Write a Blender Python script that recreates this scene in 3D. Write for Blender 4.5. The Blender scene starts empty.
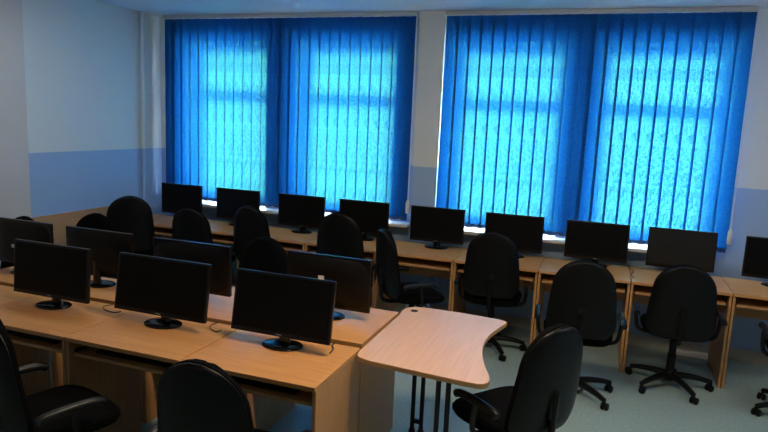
import bpy, bmesh, math, random
from mathutils import Vector, Matrix
R = math.radians
random.seed(4)
S = bpy.context.scene
C = S.collection

# ------------------------------------------------------------------ camera, world, lights, exposure
cam_d = bpy.data.cameras.new('camera'); cam = bpy.data.objects.new('camera', cam_d); C.objects.link(cam)
cam_d.sensor_width = 36.0; cam_d.lens = 623.72 / 768 * 36.0; cam_d.clip_start = 0.05
_rt = Vector((0.93989, 0.33859, 0.04439)); _up = Vector((-0.09324, 0.12939, 0.98720)); _bk = Vector((0.32851, -0.93200, 0.15318))
_m = Matrix((_rt, _up, _bk)).transposed().to_4x4(); _m.translation = Vector((1.9246, -5.8009, 1.8859))
cam.matrix_world = _m
S.camera = cam

w = bpy.data.worlds.new('sky'); S.world = w; w.use_nodes = True
bgn = w.node_tree.nodes['Background']
bgn.inputs['Color'].default_value = (0.80, 0.93, 1.0, 1); bgn.inputs['Strength'].default_value = 30.0

S.view_settings.view_transform = 'Standard'; S.view_settings.look = 'None'
S.view_settings.gamma = 1.0; S.view_settings.use_curve_mapping = False
S.view_settings.exposure = 0.0
FILL_STRENGTH = 36.0  # emission of the added room fill, out of view
FILL_COOL = (.92, .97, 1.0); FILL_COOL_STRENGTH = 9.0
FILL_COLOR = (1.0, 0.80, 0.55)

# ------------------------------------------------------------------ materials
def new_mat(name):
    m = bpy.data.materials.new(name); m.use_nodes = True
    nt = m.node_tree; b = nt.nodes['Principled BSDF']
    return m, nt, b
def mat(name, col, rough=0.5, metal=0.0, spec=0.5, noise=None, bump=None, sheen=0):
    m, nt, b = new_mat(name)
    b.inputs['Base Color'].default_value = (*col, 1); b.inputs['Roughness'].default_value = rough
    b.inputs['Metallic'].default_value = metal; b.inputs['Specular IOR Level'].default_value = spec
    tc = nt.nodes.new('ShaderNodeTexCoord')
    if noise:
        sc, amt = noise
        n = nt.nodes.new('ShaderNodeTexNoise'); n.inputs['Scale'].default_value = sc; n.inputs['Detail'].default_value = 5
        nt.links.new(tc.outputs['Object'], n.inputs['Vector'])
        r = nt.nodes.new('ShaderNodeValToRGB')
        r.color_ramp.elements[0].position = .3; r.color_ramp.elements[1].position = .7
        r.color_ramp.elements[0].color = (*[c * (1 - amt) for c in col], 1)
        r.color_ramp.elements[1].color = (*[min(1, c * (1 + amt)) for c in col], 1)
        nt.links.new(n.outputs['Fac'], r.inputs['Fac']); nt.links.new(r.outputs['Color'], b.inputs['Base Color'])
    if bump:
        sc, st = bump
        n2 = nt.nodes.new('ShaderNodeTexNoise'); n2.inputs['Scale'].default_value = sc
        nt.links.new(tc.outputs['Object'], n2.inputs['Vector'])
        bp = nt.nodes.new('ShaderNodeBump'); bp.inputs['Strength'].default_value = st; bp.inputs['Distance'].default_value = 0.002
        nt.links.new(n2.outputs['Fac'], bp.inputs['Height']); nt.links.new(bp.outputs['Normal'], b.inputs['Normal'])
    return m
def wood(name, c1, c2, axis=0, rough=0.38):
    m, nt, b = new_mat(name)
    tc = nt.nodes.new('ShaderNodeTexCoord'); mp = nt.nodes.new('ShaderNodeMapping')
    sc = [26, 26, 26]; sc[axis] = 1.6
    mp.inputs['Scale'].default_value = sc
    nt.links.new(tc.outputs['Object'], mp.inputs['Vector'])
    n = nt.nodes.new('ShaderNodeTexNoise'); n.inputs['Scale'].default_value = 2.2; n.inputs['Detail'].default_value = 6
    nt.links.new(mp.outputs['Vector'], n.inputs['Vector'])
    r = nt.nodes.new('ShaderNodeValToRGB')
    r.color_ramp.elements[0].position = .32; r.color_ramp.elements[1].position = .68
    r.color_ramp.elements[0].color = (*c1, 1); r.color_ramp.elements[1].color = (*c2, 1)
    nt.links.new(n.outputs['Fac'], r.inputs['Fac']); nt.links.new(r.outputs['Color'], b.inputs['Base Color'])
    b.inputs['Roughness'].default_value = rough; b.inputs['Specular IOR Level'].default_value = .5
    return m
def wall_paint(name, upper, lower, zsplit):
    m, nt, b = new_mat(name)
    g = nt.nodes.new('ShaderNodeNewGeometry'); s = nt.nodes.new('ShaderNodeSeparateXYZ')
    nt.links.new(g.outputs['Position'], s.inputs[0])
    lt = nt.nodes.new('ShaderNodeMath'); lt.operation = 'GREATER_THAN'; lt.inputs[1].default_value = zsplit
    nt.links.new(s.outputs['Z'], lt.inputs[0])
    mx = nt.nodes.new('ShaderNodeMix'); mx.data_type = 'RGBA'
    mx.inputs['A'].default_value = (*lower, 1); mx.inputs['B'].default_value = (*upper, 1)
    nt.links.new(lt.outputs[0], mx.inputs['Factor'])
    nt.links.new(mx.outputs['Result'], b.inputs['Base Color'])
    n = nt.nodes.new('ShaderNodeTexNoise'); n.inputs['Scale'].default_value = 120
    nt.links.new(g.outputs['Position'], n.inputs['Vector'])
    bp = nt.nodes.new('ShaderNodeBump'); bp.inputs['Strength'].default_value = .12; bp.inputs['Distance'].default_value = .002
    nt.links.new(n.outputs['Fac'], bp.inputs['Height']); nt.links.new(bp.outputs['Normal'], b.inputs['Normal'])
    b.inputs['Roughness'].default_value = .6
    return m
BAND = 1.458
M = {}
M['wall'] = wall_paint('wall_paint', (.76, .79, .75), (.36, .52, .74), BAND)
M['pier'] = mat('pier_paint', (.62, .60, .56), .6, bump=(120, .1))
M['white'] = mat('white_paint', (.78, .78, .76), .45, bump=(90, .05))
M['ceiling'] = mat('ceiling_paint', (.80, .77, .86), .7, bump=(100, .1))
M['floor'] = mat('vinyl_floor', (.31, .42, .41), .42, noise=(55, .16), bump=(200, .05))
M['base'] = mat('skirting', (.45, .44, .40), .5, noise=(20, .05))
M['beech'] = wood('beech_laminate', (.55, .255, .085), (.64, .315, .115))
M['beech_y'] = wood('beech_laminate_side', (.50, .24, .085), (.58, .29, .11), axis=2)
M['beech_pale'] = wood('pale_beech_laminate', (.60, .36, .24), (.68, .42, .285), axis=1, rough=.33)
M['edge'] = wood('beech_edge_band', (.50, .26, .10), (.57, .31, .125), axis=0, rough=.45)
M['board'] = wood('bumper_board', (.50, .27, .12), (.58, .33, .16), axis=1, rough=.5)
M['plastic'] = mat('black_plastic', (.004, .004, .0045), .42, spec=.22, bump=(400, .06))
M['arm'] = mat('armrest_plastic', (.005, .005, .006), .38, spec=.35)
M['gloss'] = mat('gloss_black', (.004, .004, .005), .15, spec=.4)
M['bezel'] = mat('bezel_black', (.003, .003, .0034), .32, spec=.42)
M['screen'] = mat('screen_panel', (.0025, .0027, .003), .5, spec=.15)
M['fabric'] = mat('black_fabric', (.004, .004, .0046), .95, spec=.05, noise=(180, .3), bump=(420, .5))
M['mark'] = mat('grey_mark', (.30, .30, .30), .4)
M['screen_reflection'] = mat('screen_panel_reflection', (.014, .014, .013), .45, spec=.3)  # lifted to grey: a reflection put into the screen's base colour
M['sticker'] = mat('white_sticker', (.75, .75, .72), .5)
M['steel'] = mat('dark_steel', (.02, .022, .03), .35, metal=.6)
M['alu'] = mat('painted_rail', (.55, .56, .56), .4, metal=.2)
M['pvc'] = mat('white_pvc', (.80, .80, .80), .3)
M['cable'] = mat('cable_black', (.015, .015, .015), .5)
M['chain'] = mat('white_chain', (.75, .75, .75), .4)
def glass_mat():
    m, nt, b = new_mat('window_glass'); nt.nodes.remove(b)
    out = nt.nodes['Material Output']
    t = nt.nodes.new('ShaderNodeBsdfTransparent'); t.inputs['Color'].default_value = (.93, .96, .95, 1)
    g = nt.nodes.new('ShaderNodeBsdfGlossy'); g.inputs['Roughness'].default_value = .02
    mx = nt.nodes.new('ShaderNodeMixShader'); mx.inputs[0].default_value = .07
    nt.links.new(t.outputs[0], mx.inputs[1]); nt.links.new(g.outputs[0], mx.inputs[2]); nt.links.new(mx.outputs[0], out.inputs['Surface'])
    return m
M['glass'] = glass_mat()
def slat_mat():
    # woven blue vane: diffuse face, light passing through the cloth, small see-through openings in the weave
    m, nt, b = new_mat('blue_vane_fabric'); nt.nodes.remove(b)
    out = nt.nodes['Material Output']; L = nt.links.new
    tc = nt.nodes.new('ShaderNodeTexCoord'); mp = nt.nodes.new('ShaderNodeMapping'); mp.inputs['Scale'].default_value = (1, 1, .8)
    L(tc.outputs['Object'], mp.inputs['Vector'])
    n = nt.nodes.new('ShaderNodeTexNoise'); n.inputs['Scale'].default_value = 74; n.inputs['Detail'].default_value = 1.5
    n.inputs['Distortion'].default_value = 1.2
    L(mp.outputs['Vector'], n.inputs['Vector'])
    mr = nt.nodes.new('ShaderNodeMapRange'); mr.inputs['From Min'].default_value = .42; mr.inputs['From Max'].default_value = .60
    mr.inputs['To Min'].default_value = .018; mr.inputs['To Max'].default_value = .115
    L(n.outputs['Fac'], mr.inputs['Value'])
    df = nt.nodes.new('ShaderNodeBsdfDiffuse'); df.inputs['Color'].default_value = (.02, .10, .36, 1)
    tl = nt.nodes.new('ShaderNodeBsdfTranslucent'); tl.inputs['Color'].default_value = (.002, .050, .195, 1)
    tr = nt.nodes.new('ShaderNodeBsdfRefraction'); tr.inputs['Color'].default_value = (.08, .43, .18, 1)
    tr.inputs['IOR'].default_value = 1.28; tr.inputs['Roughness'].default_value = .85
    m1 = nt.nodes.new('ShaderNodeMixShader'); m1.inputs[0].default_value = .5
    L(df.outputs[0], m1.inputs[1]); L(tl.outputs[0], m1.inputs[2])
    m2 = nt.nodes.new('ShaderNodeMixShader')
    L(mr.outputs['Result'], m2.inputs[0]); L(m1.outputs[0], m2.inputs[1]); L(tr.outputs[0], m2.inputs[2])
    L(m2.outputs[0], out.inputs['Surface'])
    return m
M['slat'] = slat_mat()
def emit_mat(name, col, st):
    m, nt, b = new_mat(name)
    b.inputs['Base Color'].default_value = (.8, .8, .8, 1)
    b.inputs['Emission Color'].default_value = (*col, 1); b.inputs['Emission Strength'].default_value = st
    return m
M['fill_cool'] = emit_mat('fill_diffuser_white', FILL_COOL, FILL_COOL_STRENGTH)
M['lamp'] = emit_mat('fill_diffuser', FILL_COLOR, FILL_STRENGTH)

# ------------------------------------------------------------------ mesh helpers
def V(*a): return Vector(a)
def bx(bm, c, s, bev=0.0, seg=2, rot=None):
    r = bmesh.ops.create_cube(bm, size=1.0)
    vs = r['verts']
    bmesh.ops.scale(bm, vec=s, verts=vs)
    if bev > 0:
        es = list({e for v in vs for e in v.link_edges})
        q = bmesh.ops.bevel(bm, geom=es, offset=bev, segments=seg, profile=.5, affect='EDGES')
        vs = list({v for f in q['faces'] for v in f.verts} | {v for v in vs if v.is_valid})
    if rot is not None: bmesh.ops.rotate(bm, cent=(0, 0, 0), matrix=rot, verts=vs)
    bmesh.ops.translate(bm, vec=c, verts=vs)
    return vs
def box6(bm, x0, x1, y0, y1, z0, z1, bev=0.0):
    return bx(bm, ((x0 + x1) / 2, (y0 + y1) / 2, (z0 + z1) / 2), (abs(x1 - x0), abs(y1 - y0), abs(z1 - z0)), bev)
def lathe(bm, prof, n=24, c=(0, 0, 0), M4=None):
    rings = []
    for (r, z) in prof:
        ring = []
        for k in range(n):
            a = 2 * math.pi * k / n
            p = V(r * math.cos(a), r * math.sin(a), z)
            if M4: p = M4 @ p
            ring.append(bm.verts.new(p + V(*c)))
        rings.append(ring)
    for a, b in zip(rings, rings[1:]):
        for k in range(n): bm.faces.new((a[k], a[(k + 1) % n], b[(k + 1) % n], b[k]))
    bm.faces.new(list(reversed(rings[0]))); bm.faces.new(rings[-1])
def tube(bm, pts, rad, n=8):
    pts = [V(*p) for p in pts]
    rads = rad if isinstance(rad, (list, tuple)) else [rad] * len(pts)
    rings = []; prev = None
    for i, p in enumerate(pts):
        t = (pts[min(i + 1, len(pts) - 1)] - pts[max(i - 1, 0)]).normalized()
        if prev is None:
            a = V(0, 0, 1) if abs(t.z) < .9 else V(1, 0, 0)
            u = t.cross(a).normalized()
        else:
            u = (prev - t * prev.dot(t)).normalized()
        prev = u; v = t.cross(u)
        rings.append([bm.verts.new(p + (u * math.cos(2 * math.pi * k / n) + v * math.sin(2 * math.pi * k / n)) * rads[i]) for k in range(n)])
    for a, b in zip(rings, rings[1:]):
        for k in range(n): bm.faces.new((a[k], a[(k + 1) % n], b[(k + 1) % n], b[k]))
    bm.faces.new(list(reversed(rings[0]))); bm.faces.new(rings[-1])
def smooth_path(pts, sub=6):
    out = []; P = [V(*p) for p in pts]; n = len(P)
    for i in range(n - 1):
        p0, p1, p2, p3 = P[max(i - 1, 0)], P[i], P[i + 1], P[min(i + 2, n - 1)]
        for k in range(sub):
            t = k / sub
            out.append(.5 * ((2 * p1) + (p2 - p0) * t + (2 * p0 - 5 * p1 + 4 * p2 - p3) * t * t + (3 * p1 - p0 - 3 * p2 + p3) * t ** 3))
    out.append(P[-1]); return out
def prism(bm, outline, z0, z1, bev=0.0):
    vs = [bm.verts.new((x, y, z0)) for x, y in outline]
    f = bm.faces.new(vs)
    r = bmesh.ops.extrude_face_region(bm, geom=[f])
    top = [g for g in r['geom'] if isinstance(g, bmesh.types.BMVert)]
    bmesh.ops.translate(bm, vec=(0, 0, z1 - z0), verts=top)
    bmesh.ops.recalc_face_normals(bm, faces=bm.faces)
    if bev:
        es = [e for e in bm.edges if abs(e.verts[0].co.z - e.verts[1].co.z) < 1e-6]
        bmesh.ops.bevel(bm, geom=es, offset=bev, segments=2, profile=.5, affect='EDGES')
def loft(bm, sections):   # sections: closed rings of equal length -> capped skin
    rings = [[bm.verts.new(p) for p in s] for s in sections]; n = len(rings[0])
    for a, b in zip(rings, rings[1:]):
        for k in range(n): bm.faces.new((a[k], a[(k + 1) % n], b[(k + 1) % n], b[k]))
    bm.faces.new(list(reversed(rings[0]))); bm.faces.new(rings[-1])
    bmesh.ops.recalc_face_normals(bm, faces=bm.faces)
def obj(name, bm, m, parent=None, smooth=False, loc=None):
    me = bpy.data.meshes.new(name)
    if smooth:
        for f in bm.faces: f.smooth = True
    bm.to_mesh(me); bm.free()
    if smooth:
        try: me.set_sharp_from_angle(angle=R(38))
        except Exception: pass
    o = bpy.data.objects.new(name, me); C.objects.link(o)
    me.materials.append(M[m] if isinstance(m, str) else m)
    if parent: o.parent = parent
    if loc: o.location = loc
    return o
def tag(o, label, cat, group=None):
    o['label'] = label; o['category'] = cat
    if group: o['group'] = group
    return o
def thing(name, label, cat, loc=(0, 0, 0), rz=0, group=None):
    o = bpy.data.objects.new(name, None); C.objects.link(o); o.empty_display_size = .1
    o.location = loc; o.rotation_euler = (0, 0, rz)
    return tag(o, label, cat, group)
def struct(o): o['kind'] = 'structure'; return o
KIDS = {}
def dup(root, loc, rz, label, group=None):
    r = root.copy(); C.objects.link(r); r.location = loc; r.rotation_euler = (0, 0, rz); r['label'] = label
    if group: r['group'] = group
    for ch in root.children:
        c = ch.copy(); C.objects.link(c); c.parent = r
        for g in ch.children:
            d = g.copy(); C.objects.link(d); d.parent = c
    return r
def B(): return bmesh.new()

# ------------------------------------------------------------------ room shell
XL, XR, YB, YF, ZC = -2.81, 4.7, 0.0, -7.4, 2.88
TH = .40
bm = B(); box6(bm, XL - .3, XR + .3, YF - .3, TH, -.1, 0); struct(obj('floor', bm, 'floor'))
bm = B(); box6(bm, XL - .3, XR + .3, YF - .3, TH, ZC, ZC + .12); struct(obj('ceiling', bm, 'ceiling'))
WINS = [(-2.47, -1.47), (-1.13, -.06), (.50, 1.54), (1.80, 2.84)]
WZ0, WZ1 = .865, 2.62
bm = B()
edges = [XL - .3] + [v for a in WINS for v in a] + [XR + .3]
for i in range(0, len(edges), 2): box6(bm, edges[i], edges[i + 1], YB, TH, 0, ZC)
for a, b in WINS:
    box6(bm, a, b, YB, TH, 0, WZ0); box6(bm, a, b, YB, TH, WZ1, ZC)
struct(obj('wall_back', bm, 'wall'))
bm = B(); box6(bm, XL - .3, XL, YF - .3, YB, 0, ZC); struct(obj('wall_left', bm, 'wall'))
bm = B(); box6(bm, XR, XR + .3, YF - .3, YB, 0, ZC); struct(obj('wall_right', bm, 'wall'))
bm = B(); box6(bm, XL, XR, YF - .3, YF, 0, ZC); struct(obj('wall_front', bm, 'wall'))
bm = B(); box6(bm, XL, XL + .09, YF, -1.80, 0, ZC, .004); struct(obj('trim_1', bm, 'pier'))          # flat plain pier on the left wall
bm = B(); box6(bm, .185, .425, -.125, YB, 0, ZC, .004); struct(obj('trim_2', bm, 'wall'))             # pier between the two blinds
bm = B(); box6(bm, .425, XR, -.016, YB, 0, .10, .003); box6(bm, XL, .185, -.016, YB, 0, .10, .003)
struct(obj('baseboard_back', bm, 'base'))
bm = B(); box6(bm, XL, XL + .016, -1.80, -.016, 0, .10, .003); struct(obj('baseboard_left', bm, 'base'))
for i, (a, b) in enumerate(WINS):
    bm = B()
    y0, y1, fw = .25, .32, .085
    for x in (a + fw / 2, b - fw / 2): bx(bm, (x, (y0 + y1) / 2, (WZ0 + WZ1) / 2), (fw, y1 - y0, WZ1 - WZ0), .006)
    for z, h in ((WZ0 + .06, .12), (WZ1 - .05, .10), (2.06, .10)): bx(bm, ((a + b) / 2, (y0 + y1) / 2, z), (b - a - 2 * fw + .01, y1 - y0 - .004, h), .006)
    wo = struct(obj('window_%d' % (i + 1), bm, 'pvc'))
    for z0, z1 in ((WZ0 + .12, 2.01), (2.11, WZ1 - .10)):
        bm = B(); box6(bm, a + fw - .01, b - fw + .01, .28, .288, z0 - .005, z1 + .005); obj('pane', bm, 'glass', wo)
    bm = B(); bx(bm, (a + fw / 2, y0 - .02, 1.5), (.025, .03, .12), .005); bx(bm, (a + fw / 2, y0 - .045, 1.46), (.02, .02, .13), .006)
    obj('window_handle', bm, 'white', wo)
for i, (a, b) in enumerate(((-2.62, .175), (.44, 2.80))):
    bm = B(); box6(bm, a, b, -.185, .245, .868, .895, .006); struct(obj('trim_%d' % (i + 3), bm, 'pvc'))   # window sills

# riser pipe in the left corner, painted with the wall
bm = B(); tube(bm, [(0, 0, 0), (0, 0, ZC)], .021, 16); tube(bm, [(0, 0, 1.2), (0, 0, 1.23)], .028, 16)
tag(obj('heating_pipe', bm, 'wall', smooth=True, loc=(XL + .045, -.34, 0)), 'painted vertical heating pipe in the left corner beside the blue blinds', 'pipe')
# bumper board on the left wall
t = thing('wall_board', 'long light wooden board fixed along the left blue wall', 'board', (XL, -1.30, .42))
bm = B(); box6(bm, 0, .02, -.50, .48, 0, .47, .003); obj('board_panel', bm, 'board', t)
for y in (-.36, 0, .34):
    bm = B(); lathe(bm, [(.009, 0), (.009, .003), (.004, .005)], 12, (.019, y, .40), Matrix.Rotation(R(90), 4, 'Y')); obj('screw', bm, 'alu', t)

# fill lamps added out of view, since daylight through the blinds is too dim
def fill_lamp(x, y, m, label):
    t = thing('fill_lamp', label, 'lamp', (x, y, ZC), 0, 'added fill lamps out of view')
    bm = B(); box6(bm, -.75, .75, -.16, .16, -.07, -.002, .01); obj('housing', bm, 'white', t)
    bm = B(); box6(bm, -.72, .72, -.14, .14, -.095, -.068, .01); obj('diffuser', bm, m, t)
fill_lamp(1.5, -3.3, 'lamp', 'added warm fill lamp out of view on the ceiling over the curved table')
fill_lamp(-1.3, -2.3, 'fill_cool', 'added white fill lamp out of view on the ceiling nearer the left wall')
fill_lamp(3.4, -2.0, 'fill_cool', 'added white fill lamp out of view on the ceiling nearer the right wall')

# ------------------------------------------------------------------ vertical blinds
def blind(x0, x1, label):
    zt, zb = 2.842, .925
    t = thing('vertical_blind', label, 'blind', (x0, -.10, 0), 0, 'blue vertical blinds over the windows')
    Wd = x1 - x0; n = round((Wd - .127) / .107) + 1; sp = (Wd - .127) / (n - 1)
    bm = B(); bx(bm, (Wd / 2, 0, zt + .017), (Wd + .01, .045, .036), .004); obj('headrail', bm, 'alu', t)
    bm = B()   # one vane: slightly bowed strip of cloth
    cols = []
    for k in range(5):
        u = -.0635 + .127 * k / 4; y = .004 * (1 - (2 * k / 4 - 1) ** 2)
        cols.append([bm.verts.new((u, y, z)) for z in (zb + .03, zb + .6, zb + 1.2, zt - .004)])
    for a, b in zip(cols, cols[1:]):
        for k in range(3): bm.faces.new((a[k], b[k], b[k + 1], a[k + 1]))
    for f in bm.faces: f.smooth = True
    sm = bpy.data.meshes.new('slat'); bm.to_mesh(sm); bm.free(); sm.materials.append(M['slat'])
    bm = B(); box6(bm, -.060, .060, -.001, .006, zb, zb + .034, .001); wm = bpy.data.meshes.new('bottom_weight'); bm.to_mesh(wm); bm.free()
    wm.materials.append(M['weight'])
    rr = random.Random(int(Wd * 100))
    for i in range(n):
        o = bpy.data.objects.new('slat', sm); C.objects.link(o); o.parent = t
        o.location = (.0635 + i * sp, 0, 0); o.rotation_euler = (0, 0, R(-9) + R(rr.uniform(-2.5, 2.5)))
        k = bpy.data.objects.new('bottom_weight', wm); C.objects.link(k); k.parent = o
    bm = B()
    pts = []
    for i in range(n - 1):
        xa = .0635 + i * sp
        for q in range(6): pts.append((xa + sp * q / 6, -.02, zb + .012 - .012 * math.sin(math.pi * q / 6)))
    pts.append((Wd - .0635, -.02, zb + .012))
    tube(bm, pts, .0022, 5); obj('bottom_chain', bm, 'chain', t)
    xe = Wd + .008
    bm = B()
    for y in (-.045, -.025):
        tube(bm, [(xe, y, zt), (xe, y, 1.12)], .0028, 6)
    for k in range(84):
        z = 1.13 + k * .0202
        for y in (-.045, -.025):
            bmesh.ops.create_icosphere(bm, subdivisions=1, radius=.0052, matrix=Matrix.Translation((xe, y, z)))
    obj('bead_chain', bm, 'chain', t)
    bm = B(); lathe(bm, [(.010, 0), (.018, .01), (.019, .10), (.012, .125)], 14, (xe, -.035, 1.0)); obj('chain_weight', bm, 'pvc', t, True)
M['weight'] = mat('vane_weight_blue', (.02, .07, .22), .6)
blind(-2.68, .155, 'blue vertical blind closed over the left windows, nearer the left wall')
blind(.43, 2.91, 'blue vertical blind closed over the right windows, right of the pier')

# ------------------------------------------------------------------ desks
def make_desk(dep, label, group):
    # origin: middle of the front edge on the floor; depth runs to +y
    t = thing('computer_desk', label, 'desk', (0, 0, 0), 0, group)
    h = .74; wd = .694
    bm = B(); box6(bm, -wd / 2, wd / 2, 0, dep, h - .022, h, .002); obj('desk_top', bm, 'beech', t)
    for s in (-1, 1):
        bm = B(); x = s * (wd / 2 - .009); box6(bm, x - .009, x + .009, .012, dep - .004, 0, h - .022, .001); obj('side_panel', bm, 'beech_y', t)
    bm = B(); box6(bm, -wd / 2 + .018, wd / 2 - .018, dep - .05, dep - .034, h - .30, h - .022, .001); obj('back_rail', bm, 'beech', t)
    tr = None
    bm = B(); box6(bm, -wd / 2 + .032, wd / 2 - .032, 0.03, .36, .634, .651, .002); tr = obj('keyboard_tray', bm, 'edge', t)
    for s in (-1, 1):
        bm = B(); x = s * (wd / 2 - .0245); box6(bm, x - .006, x + .006, .05, .36, .632, .660); obj('tray_runner', bm, 'steel', tr)
    return t
P = .70; X0 = .783
W_ORD = ['first', 'second', 'third', 'fourth', 'fifth', 'sixth', 'seventh', 'eighth', 'ninth']
g = 'computer desks along the windows'
wd_desk = None
for k in range(9):
    x = X0 + (k - 5) * P + P / 2
    lab = '%s beech computer desk from the left wall in the row under the windows' % W_ORD[k]
    if wd_desk is None:
        wd_desk = make_desk(.56, lab, g); wd_desk.location = (x, -.755, 0)
    else: dup(wd_desk, (x, -.755, 0), 0, lab)
near_desk = None
names = ['beech desk in the near row, at its right end beside the curved table', 'second beech desk from the curved table in the near row',
         'third beech desk from the curved table in the near row', 'fourth beech desk from the curved table in the near row, at its far left']
for k in range(4):
    x = .845 - P / 2 - k * P
    if near_desk is None:
        near_desk = make_desk(.525, names[k], 'near row of desks in the island'); near_desk.location = (x, -3.515, 0)
    else: dup(near_desk, (x, -3.515, 0), 0, names[k])
far_desk = None
names = ['beech desk in the far row, at its right end touching the curved table', 'second beech desk from the curved table in the far row',
         'third beech desk from the curved table in the far row', 'fourth beech desk from the curved table in the far row, at its far left']
for k in range(4):
    x = .828 - P / 2 - k * P
    if far_desk is None:
        far_desk = make_desk(.60, names[k], 'far row of desks in the island'); far_desk.location = (x, -2.335, 0); far_desk.rotation_euler = (0, 0, math.pi)
    else: dup(far_desk, (x, -2.335, 0), math.pi, names[k])

# ------------------------------------------------------------------ curved table
tp = [(.855, -2.42), (.845, -2.32), (.865, -2.25), (.93, -2.215), (1.10, -2.205), (1.30, -2.215), (1.42, -2.23), (1.462, -2.255), (1.455, -2.30),
      (1.435, -2.40), (1.412, -2.52), (1.408, -2.66), (1.424, -2.80), (1.462, -2.95), (1.506, -3.07), (1.520, -3.13), (1.505, -3.180), (1.45, -3.195),
      (1.25, -3.182), (1.05, -3.165), (.95, -3.155), (.885, -3.13), (.862, -3.07), (.860, -2.95), (.858, -2.68)]
cl = [V(x, y, 0) for x, y in tp]
outl = []
n = len(cl)
for i in range(n):
    p0, p1, p2, p3 = cl[i - 1], cl[i], cl[(i + 1) % n], cl[(i + 2) % n]
    for k in range(4):
        u = k / 4
        q = .5 * ((2 * p1) + (p2 - p0) * u + (2 * p0 - 5 * p1 + 4 * p2 - p3) * u * u + (3 * p1 - p0 - 3 * p2 + p3) * u ** 3)
        outl.append((q.x - 1.15, q.y + 2.7))
outl.reverse()
t = thing('curved_table', 'pale beech table with concave right edge and dark tube legs', 'table', (1.15, -2.7, 0))
bm = B(); prism(bm, outl, .728, .753, .003)
top = obj('table_top', bm, 'beech_pale', t)
top.data.materials.append(M['edge'])
for f in top.data.polygons:
    if abs(f.normal.z) < .8: f.material_index = 1
bm = B(); lathe(bm, [(.022, .7535), (.022, .7555), (.017, .7556)], 20, (-.235, .39, 0)); obj('cable_grommet', bm, 'plastic', t)
for (x, y) in ((-.185, .30), (-.130, .30), (.078, -.18), (.130, -.18)):
    bm = B(); tube(bm, [(x, y, .02), (x, y, .728)], .0135, 12)
    lathe(bm, [(.019, .0), (.021, .006), (.019, .05), (.0136, .055)], 14, (x, y, 0))
    obj('leg', bm, 'steel', t, True)
for y, xa, xb in ((.30, -.185, -.130), (-.18, .078, .130)):
    bm = B(); box6(bm, xa - .03, xb + .03, y - .03, y + .03, .718, .7279, .002); box6(bm, xa, xb, y - .008, y + .008, .09, .115); obj('leg_bracket', bm, 'steel', t)

# ------------------------------------------------------------------ monitors
def make_monitor(label, group):
    t = thing('monitor', label, 'monitor', (0, 0, 0), 0, group)
    W_, z0, z1 = .505, .055, .375; yf = -.025
    bm = B(); bx(bm, (0, yf + .012, (z0 + z1) / 2), (W_, .024, z1 - z0), .004)
    h = obj('housing', bm, 'bezel', t)
    # bulged back shell
    bm = B()
    secs = []
    for (sx, sz, y) in ((.245, .150, yf + .0238), (.225, .132, yf + .034), (.15, .085, yf + .046), (.13, .07, yf + .048)):
        ring = []
        for k in range(32):
            a = 2 * math.pi * k / 32; cx, cz = math.cos(a), math.sin(a); e = .45
            ring.append((math.copysign(abs(cx) ** e, cx) * sx, y, (z0 + z1) / 2 + math.copysign(abs(cz) ** e, cz) * sz))
        secs.append(ring)
    loft(bm, secs); obj('back_shell', bm, 'plastic', h, True)
    bm = B(); box6(bm, -W_ / 2 + .012, W_ / 2 - .012, yf - .0008, yf + .001, z0 + .024, z1 - .012); obj('screen', bm, 'screen', h)
    bm = B(); box6(bm, -.014, .014, yf - .0009, yf, z0 + .009, z0 + .013); obj('maker_mark', bm, 'mark', h)
    bm = B()
    secs = []
    for z, wx, wy, cy in ((.012, .034, .020, .022), (.03, .030, .018, .022), (.09, .026, .014, .026), (.17, .026, .012, .030)):
        secs.append([(wx * math.cos(2 * math.pi * k / 20), cy + wy * math.sin(2 * math.pi * k / 20), z) for k in range(20)])
    loft(bm, secs); obj('stand_neck', bm, 'gloss', t, True)
    bm = B(); lathe(bm, [(.95, 0), (1.0, .002), (1.0, .006), (.93, .011), (.5, .015), (.2, .016)], 36, (0, 0, 0), Matrix.Diagonal((.108, .082, 1, 1)))
    obj('stand_base', bm, 'gloss', t, True)
    return t
g = 'monitors along the windows'
mon = None
WX = [(-2.28, 'at the left end of the window desks, nearest the left wall'), (-1.59, 'second from the left wall on the window desks'),
      (-.865, 'third from the left wall on the window desks'), (-.205, 'fourth from the left wall on the window desks, left of the pier'),
      (.515, 'on the window desks directly in front of the pier between the blinds'), (1.21, 'on the window desks, first one right of the pier monitor'),
      (1.90, 'on the window desks in front of the middle of the right blind'), (2.55, 'on the window desks in front of the right end of the right blind'),
      (3.25, 'on the window desks at the right edge, beyond the blinds')]
for k, (x, where) in enumerate(WX):
    lab = 'black monitor ' + where
    if mon is None: mon = make_monitor(lab, g); o = mon; o.location = (x, -.325, .74)
    else: o = dup(mon, (x, -.325, .74), 0, lab)
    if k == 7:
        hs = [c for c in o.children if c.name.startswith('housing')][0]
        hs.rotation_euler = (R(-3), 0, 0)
        sc = [c for c in hs.children if c.name.startswith('screen')][0]; sc.data = sc.data.copy(); sc.data.materials[0] = M['screen_reflection']
def tilt(o, deg, sx):
    for c in o.children:
        if c.name.startswith('housing'):
            c.scale = (sx, 1, .965); a = R(deg); c.rotation_euler = (-a, 0, 0)
            c.location = (0, -.215 * math.sin(a) + .008, .215 * (1 - math.cos(a)))
for x, y, lab, dg, sx in ((.475, -3.135, 'black monitor on the near desk beside the curved table', 10, 1.09), (-.25, -3.14, 'black monitor on the near row, middle of its three in view', 9, 1.16),
             (-1.0, -3.16, 'black monitor leftmost on the near row, screen towards the camera', 4, 1.09)):
    tilt(dup(mon, (x, y, .74), 0, lab, 'monitors on the near row'), dg, sx)
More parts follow.
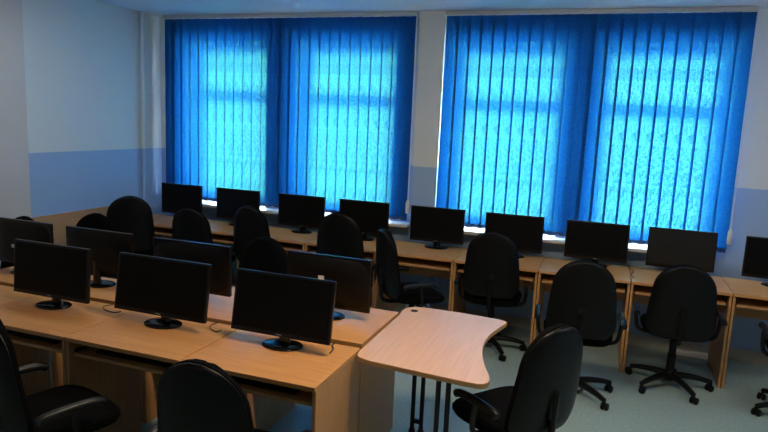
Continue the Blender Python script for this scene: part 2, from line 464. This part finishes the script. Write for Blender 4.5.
for x, lab, lb, sx in ((.475, 'black monitor seen from behind on the far desk beside the curved table', .03, 1.03), (-.40, 'black monitor seen from behind on the far row, behind the middle near monitor', 0, 1.10),
               (-1.11, 'black monitor seen from behind on the far row, behind the leftmost near monitor', 0, 1.06), (-1.76, 'black monitor seen from behind at the left edge of the far row', .06, 1.0)):
    o = dup(mon, (x, -2.605 if x > .3 else -2.695, .74), math.pi, lab, 'monitors on the far row'); tilt(o, 1, sx)
    if lb:
        hs = [c for c in o.children if c.name.startswith('housing')][0]
        z = .243 if lb == .03 else .19
        bm = B(); box6(bm, lb - .018, lb + .018, .0225, .0240, z - .012, z + .012); obj('rating_label', bm, 'sticker', hs)['label'] = 'small white label on the back'

# ------------------------------------------------------------------ office chairs
def make_chair(label, group):
    # origin on the floor under the gas column; faces +y
    t = thing('office_chair', label, 'chair', (0, 0, 0), 0, group)
    # five star base
    bm = B()
    lathe(bm, [(.030, .055), (.042, .06), (.045, .10), (.034, .125)], 20)
    for k in range(5):
        a = 2 * math.pi * k / 5
        pts = [(.03 * math.cos(a), .03 * math.sin(a), .098), (.12 * math.cos(a), .12 * math.sin(a), .098), (.22 * math.cos(a), .22 * math.sin(a), .086), (.295 * math.cos(a), .295 * math.sin(a), .068)]
        tube(bm, smooth_path(pts, 3), [.026, .025, .024, .023, .022, .021, .02, .019, .018, .017], 8)
    base = obj('star_base', bm, 'plastic', t, True)
    cm = None
    for k in range(5):
        a = 2 * math.pi * k / 5
        if cm is None:
            bm = B()
            for s in (-1, 1):
                lathe(bm, [(.018, -.009), (.025, -.006), (.025, .006), (.018, .009)], 16, (s * .016, .012, .025), Matrix.Rotation(R(90), 4, 'Y'))
            bx(bm, (0, .006, .036), (.018, .034, .030), .006); tube(bm, [(0, 0, .03), (0, 0, .066)], .0085, 8)
            o = obj('caster', bm, 'plastic', base, True); cm = o.data
        else:
            o = bpy.data.objects.new('caster', cm); C.objects.link(o); o.parent = base
        o.location = (.295 * math.cos(a), .295 * math.sin(a), 0); o.rotation_euler = (0, 0, a * 2.3 + .4)
    bm = B(); lathe(bm, [(.030, .12), (.030, .26), (.026, .265), (.026, .36), (.016, .365), (.016, .405)], 18); obj('gas_column', bm, 'plastic', t, True)
    bm = B(); bx(bm, (0, 0, .412), (.16, .22, .028), .008); tube(bm, [(.06, .02, .412), (.20, .03, .408), (.225, .03, .404)], .006, 8); obj('mechanism', bm, 'plastic', t, True)
    # seat cushion, rounded outline, waterfall front
    bm = B(); secs = []
    for z, s in ((.426, .86), (.432, .95), (.455, 1.0), (.478, 1.0), (.492, .95), (.497, .80)):
        ring = []
        for k in range(40):
            a = 2 * math.pi * k / 40; cx, cy = math.cos(a), math.sin(a)
            x = math.copysign(abs(cx) ** .55, cx) * .235 * s; y = math.copysign(abs(cy) ** .6, cy) * .225 * s
            x *= 1 + .10 * (y / .225) * .5
            ring.append((x, y + .01, z - .03 * max(0, (y - .12) / .11) ** 2))
        secs.append(ring)
    loft(bm, secs); obj('seat', bm, 'fabric', t, True)
    # backrest: tall padded shield
    def hw(u):   # half width along the height u in 0..1: wide below, tapering to a rounded crown
        base = .226 - .048 * max(0, (u - .22) / .78) ** 1.25
        if u > .68: base *= max(0.0, 1 - ((u - .68) / .32) ** 2.3) ** .5
        if u < .16: base *= 1 - .26 * ((.16 - u) / .16) ** 2.0
        return max(base, .03)
    def back_surface(u, s, off, k=1.0):  # s in -1..1
        u0 = u; u = .5 + (u - .5) * k; z = .475 + u * .545
        lean = -.235 - .055 * u - .012 * math.sin(u * math.pi)
        return V(s * hw(u0) * k, lean + .035 * (s * hw(u0) / .226) ** 2 + off, z)
    def shield(thick0, thick1, scale, seg=20):
        bm = B(); us = [0, .02, .05, .09, .13, .18, .25, .32, .40, .48, .56, .64, .70, .76, .81, .86, .90, .93, .955, .975, .99, 1.0]
        ss = [-1 + 2 * k / 14 for k in range(15)]
        F, Bk = [], []
        for u in us:
            fr, bk = [], []
            for s in ss:
                edge = max(0, 1 - (abs(s)) ** 6) * (1 if 0.02 < u < .99 else .4)
                fr.append(bm.verts.new(back_surface(u, s, thick1 * (.35 + .65 * edge), scale)))
                bk.append(bm.verts.new(back_surface(u, s, -thick0 * (.35 + .65 * edge), scale)))
            F.append(fr); Bk.append(bk)
        nu, ns = len(us), len(ss)
        for i in range(nu - 1):
            for j in range(ns - 1):
                bm.faces.new((F[i][j], F[i][j + 1], F[i + 1][j + 1], F[i + 1][j])); bm.faces.new((Bk[i][j + 1], Bk[i][j], Bk[i + 1][j], Bk[i + 1][j + 1]))
            bm.faces.new((F[i][0], F[i + 1][0], Bk[i + 1][0], Bk[i][0])); bm.faces.new((F[i + 1][-1], F[i][-1], Bk[i][-1], Bk[i + 1][-1]))
        for j in range(ns - 1):
            bm.faces.new((F[0][j + 1], F[0][j], Bk[0][j], Bk[0][j + 1])); bm.faces.new((F[-1][j], F[-1][j + 1], Bk[-1][j + 1], Bk[-1][j]))
        bmesh.ops.recalc_face_normals(bm, faces=bm.faces)
        return bm
    br = obj('backrest', shield(.004, .045, 1.0), 'fabric', t, True)
    bm = shield(.022, -.002, .985); obj('back_shell', bm, 'plastic', br, True)
    bm = B(); tube(bm, smooth_path([(0, -.06, .405), (0, -.20, .405), (0, -.275, .44), (0, -.285, .56), (0, -.295, .68)], 5), .017, 8)
    bx(bm, (0, -.284, .63), (.06, .016, .16), .006); obj('back_bracket', bm, 'plastic', t, True)
    for s in (-1, 1):
        bm = B()
        tube(bm, smooth_path([(s * .08, -.03, .418), (s * .20, -.03, .412), (s * .262, -.035, .44), (s * .278, -.05, .53), (s * .280, -.07, .598)], 5), .014, 8)
        tube(bm, smooth_path([(s * .280, -.21, .590), (s * .280, -.17, .601), (s * .280, -.06, .606), (s * .280, .04, .601), (s * .278, .085, .584)], 5), [.013] + [.020] * 19 + [.013], 10)
        obj('armrest', bm, 'arm', t, True)
    return t
chair = None
def put_chair(bx_, by_, face, ztop, label, group, spin=0.0):
    """bx_, by_: the top of the backrest; face: heading of the front, degrees from +x"""
    global chair
    rz = R(face - 90); d = .30
    x = bx_ + d * math.cos(R(face)); y = by_ + d * math.sin(R(face))
    if chair is None:
        chair = make_chair(label, group); o = chair; o.location = (x, y, 0); o.rotation_euler = (0, 0, rz)
        o['_'] = 0; del o['_']
    else: o = dup(chair, (x, y, 0), rz, label, group)
    for c in o.children:
        if c.name.startswith('backrest'): c.location = (0, 0, ztop - 1.02)
        if c.name.startswith('star_base'): c.rotation_euler = (0, 0, R(spin))
    return o
g = 'office chairs at the window desks'
put_chair(-1.66, -1.06, 92, 1.00, 'black office chair in front of the second window monitor from the left wall', g, 15)
put_chair(-2.27, -1.12, 132, 1.065, 'black office chair at the left end of the window desks, turned towards the left wall', g, 40)
put_chair(-1.08, -.98, 80, 1.06, 'black office chair in front of the third window monitor from the left wall', g, 64)
put_chair(-.18, -1.0, 92, 1.085, 'black office chair in front of the fourth window monitor, left of the pier', g, 54)
put_chair(.27, -1.14, 42, 1.01, 'black office chair turned side-on in front of the pier between the blinds', g, 50)
put_chair(1.14, -.99, 94, 1.055, 'black office chair at the window desks, directly behind the curved table', g, 9)
put_chair(1.86, -1.62, 94, 1.035, 'black office chair pulled out from the window desks, right of the curved table', g, -46)
put_chair(2.51, -1.18, 90, .99, 'black office chair before the window monitor at the right end of the right blind', g, -62)
put_chair(3.29, -1.36, 86, 1.0, 'black office chair at the far right edge, only partly in view', g, 130)
g = 'office chairs behind the far row of desks'
put_chair(-2.25, -2.24, -98, 1.025, 'black office chair behind the far row at the far left, before the plain wall pier', g, 0)
put_chair(-2.20, -1.58, -85, .97, 'black office chair behind the far row, in front of the wooden wall board', g, 30)
put_chair(-.33, -1.90, -95, 1.01, 'black office chair behind the far row, peeking above its right half', g, 10)
g = 'office chairs at the near row of desks'
put_chair(-.47, -4.01, 72, 1.02, 'black office chair at the bottom left corner of the near row, cut by the frame', g, 33)
put_chair(.59, -4.00, 90, .985, 'black office chair at the near row desk beside the curved table', g, 0)
put_chair(1.81, -2.97, 143, 1.00, 'black office chair drawn up to the concave edge of the curved table', 'office chair at the curved table', 20)

# ------------------------------------------------------------------ small things
def make_gap_keyboard(label, group):  # keyboards added to fill the shaded tray gaps with black
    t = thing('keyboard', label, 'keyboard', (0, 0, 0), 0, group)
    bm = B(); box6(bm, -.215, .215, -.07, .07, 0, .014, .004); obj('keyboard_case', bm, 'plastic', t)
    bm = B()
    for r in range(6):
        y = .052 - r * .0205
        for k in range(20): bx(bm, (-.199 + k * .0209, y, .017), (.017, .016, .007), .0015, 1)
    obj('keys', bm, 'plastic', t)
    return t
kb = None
for x, lab in ((.495, 'added black keyboard darkening the pull-out tray of the near desk beside the curved table'), (-.205, 'added black keyboard darkening the tray of the second near desk from the curved table'),
               (-.905, 'added black keyboard darkening the tray of the third near desk from the curved table')):
    if kb is None: kb = make_gap_keyboard(lab, 'added keyboards darkening the near desk trays'); kb.location = (x, -3.37, .6515)
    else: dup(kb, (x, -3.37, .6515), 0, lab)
def cable(pts, label, r=.003):
    bm = B(); tube(bm, smooth_path(pts, 6), r, 6)
    tag(obj('cable', bm, 'cable', smooth=True), label, 'cable', 'loose monitor cables on the desks')
zc = .7435
cable([(.70, -2.995, zc), (.70, -3.03, zc), (.725, -3.07, zc), (.735, -3.13, zc)], 'short black cable on the near desk right of the monitor beside the curved table', .0035)
cable([(.00, -3.0, zc), (-.01, -3.05, zc), (.03, -3.10, zc), (.075, -3.12, zc), (.085, -3.09, zc)], 'black cable on the near row between the middle and right monitors', .0025)
cable([(-.72, -3.0, zc), (-.74, -3.05, zc), (-.68, -3.10, zc), (-.61, -3.11, zc), (-.59, -3.08, zc)], 'black cable on the near row between the left and middle monitors', .0025)
cable([(2.20, -.30, zc), (2.21, -.42, zc), (2.19, -.52, zc), (2.205, -.64, zc)], 'black cable lying across the joint of the window desks below the right blind')
t = thing('power_strip', 'white power socket strip on the floor under the window desks, behind a chair', 'power strip', (2.76, -.10, 0))
bm = B(); box6(bm, -.13, .13, -.03, .03, 0, .045, .008); obj('strip_body', bm, 'pvc', t)
for k in range(4):
    bm = B(); lathe(bm, [(.018, .0455), (.018, .047), (.015, .0471)], 16, (-.09 + .06 * k, 0, 0)); obj('socket', bm, 'white', t)
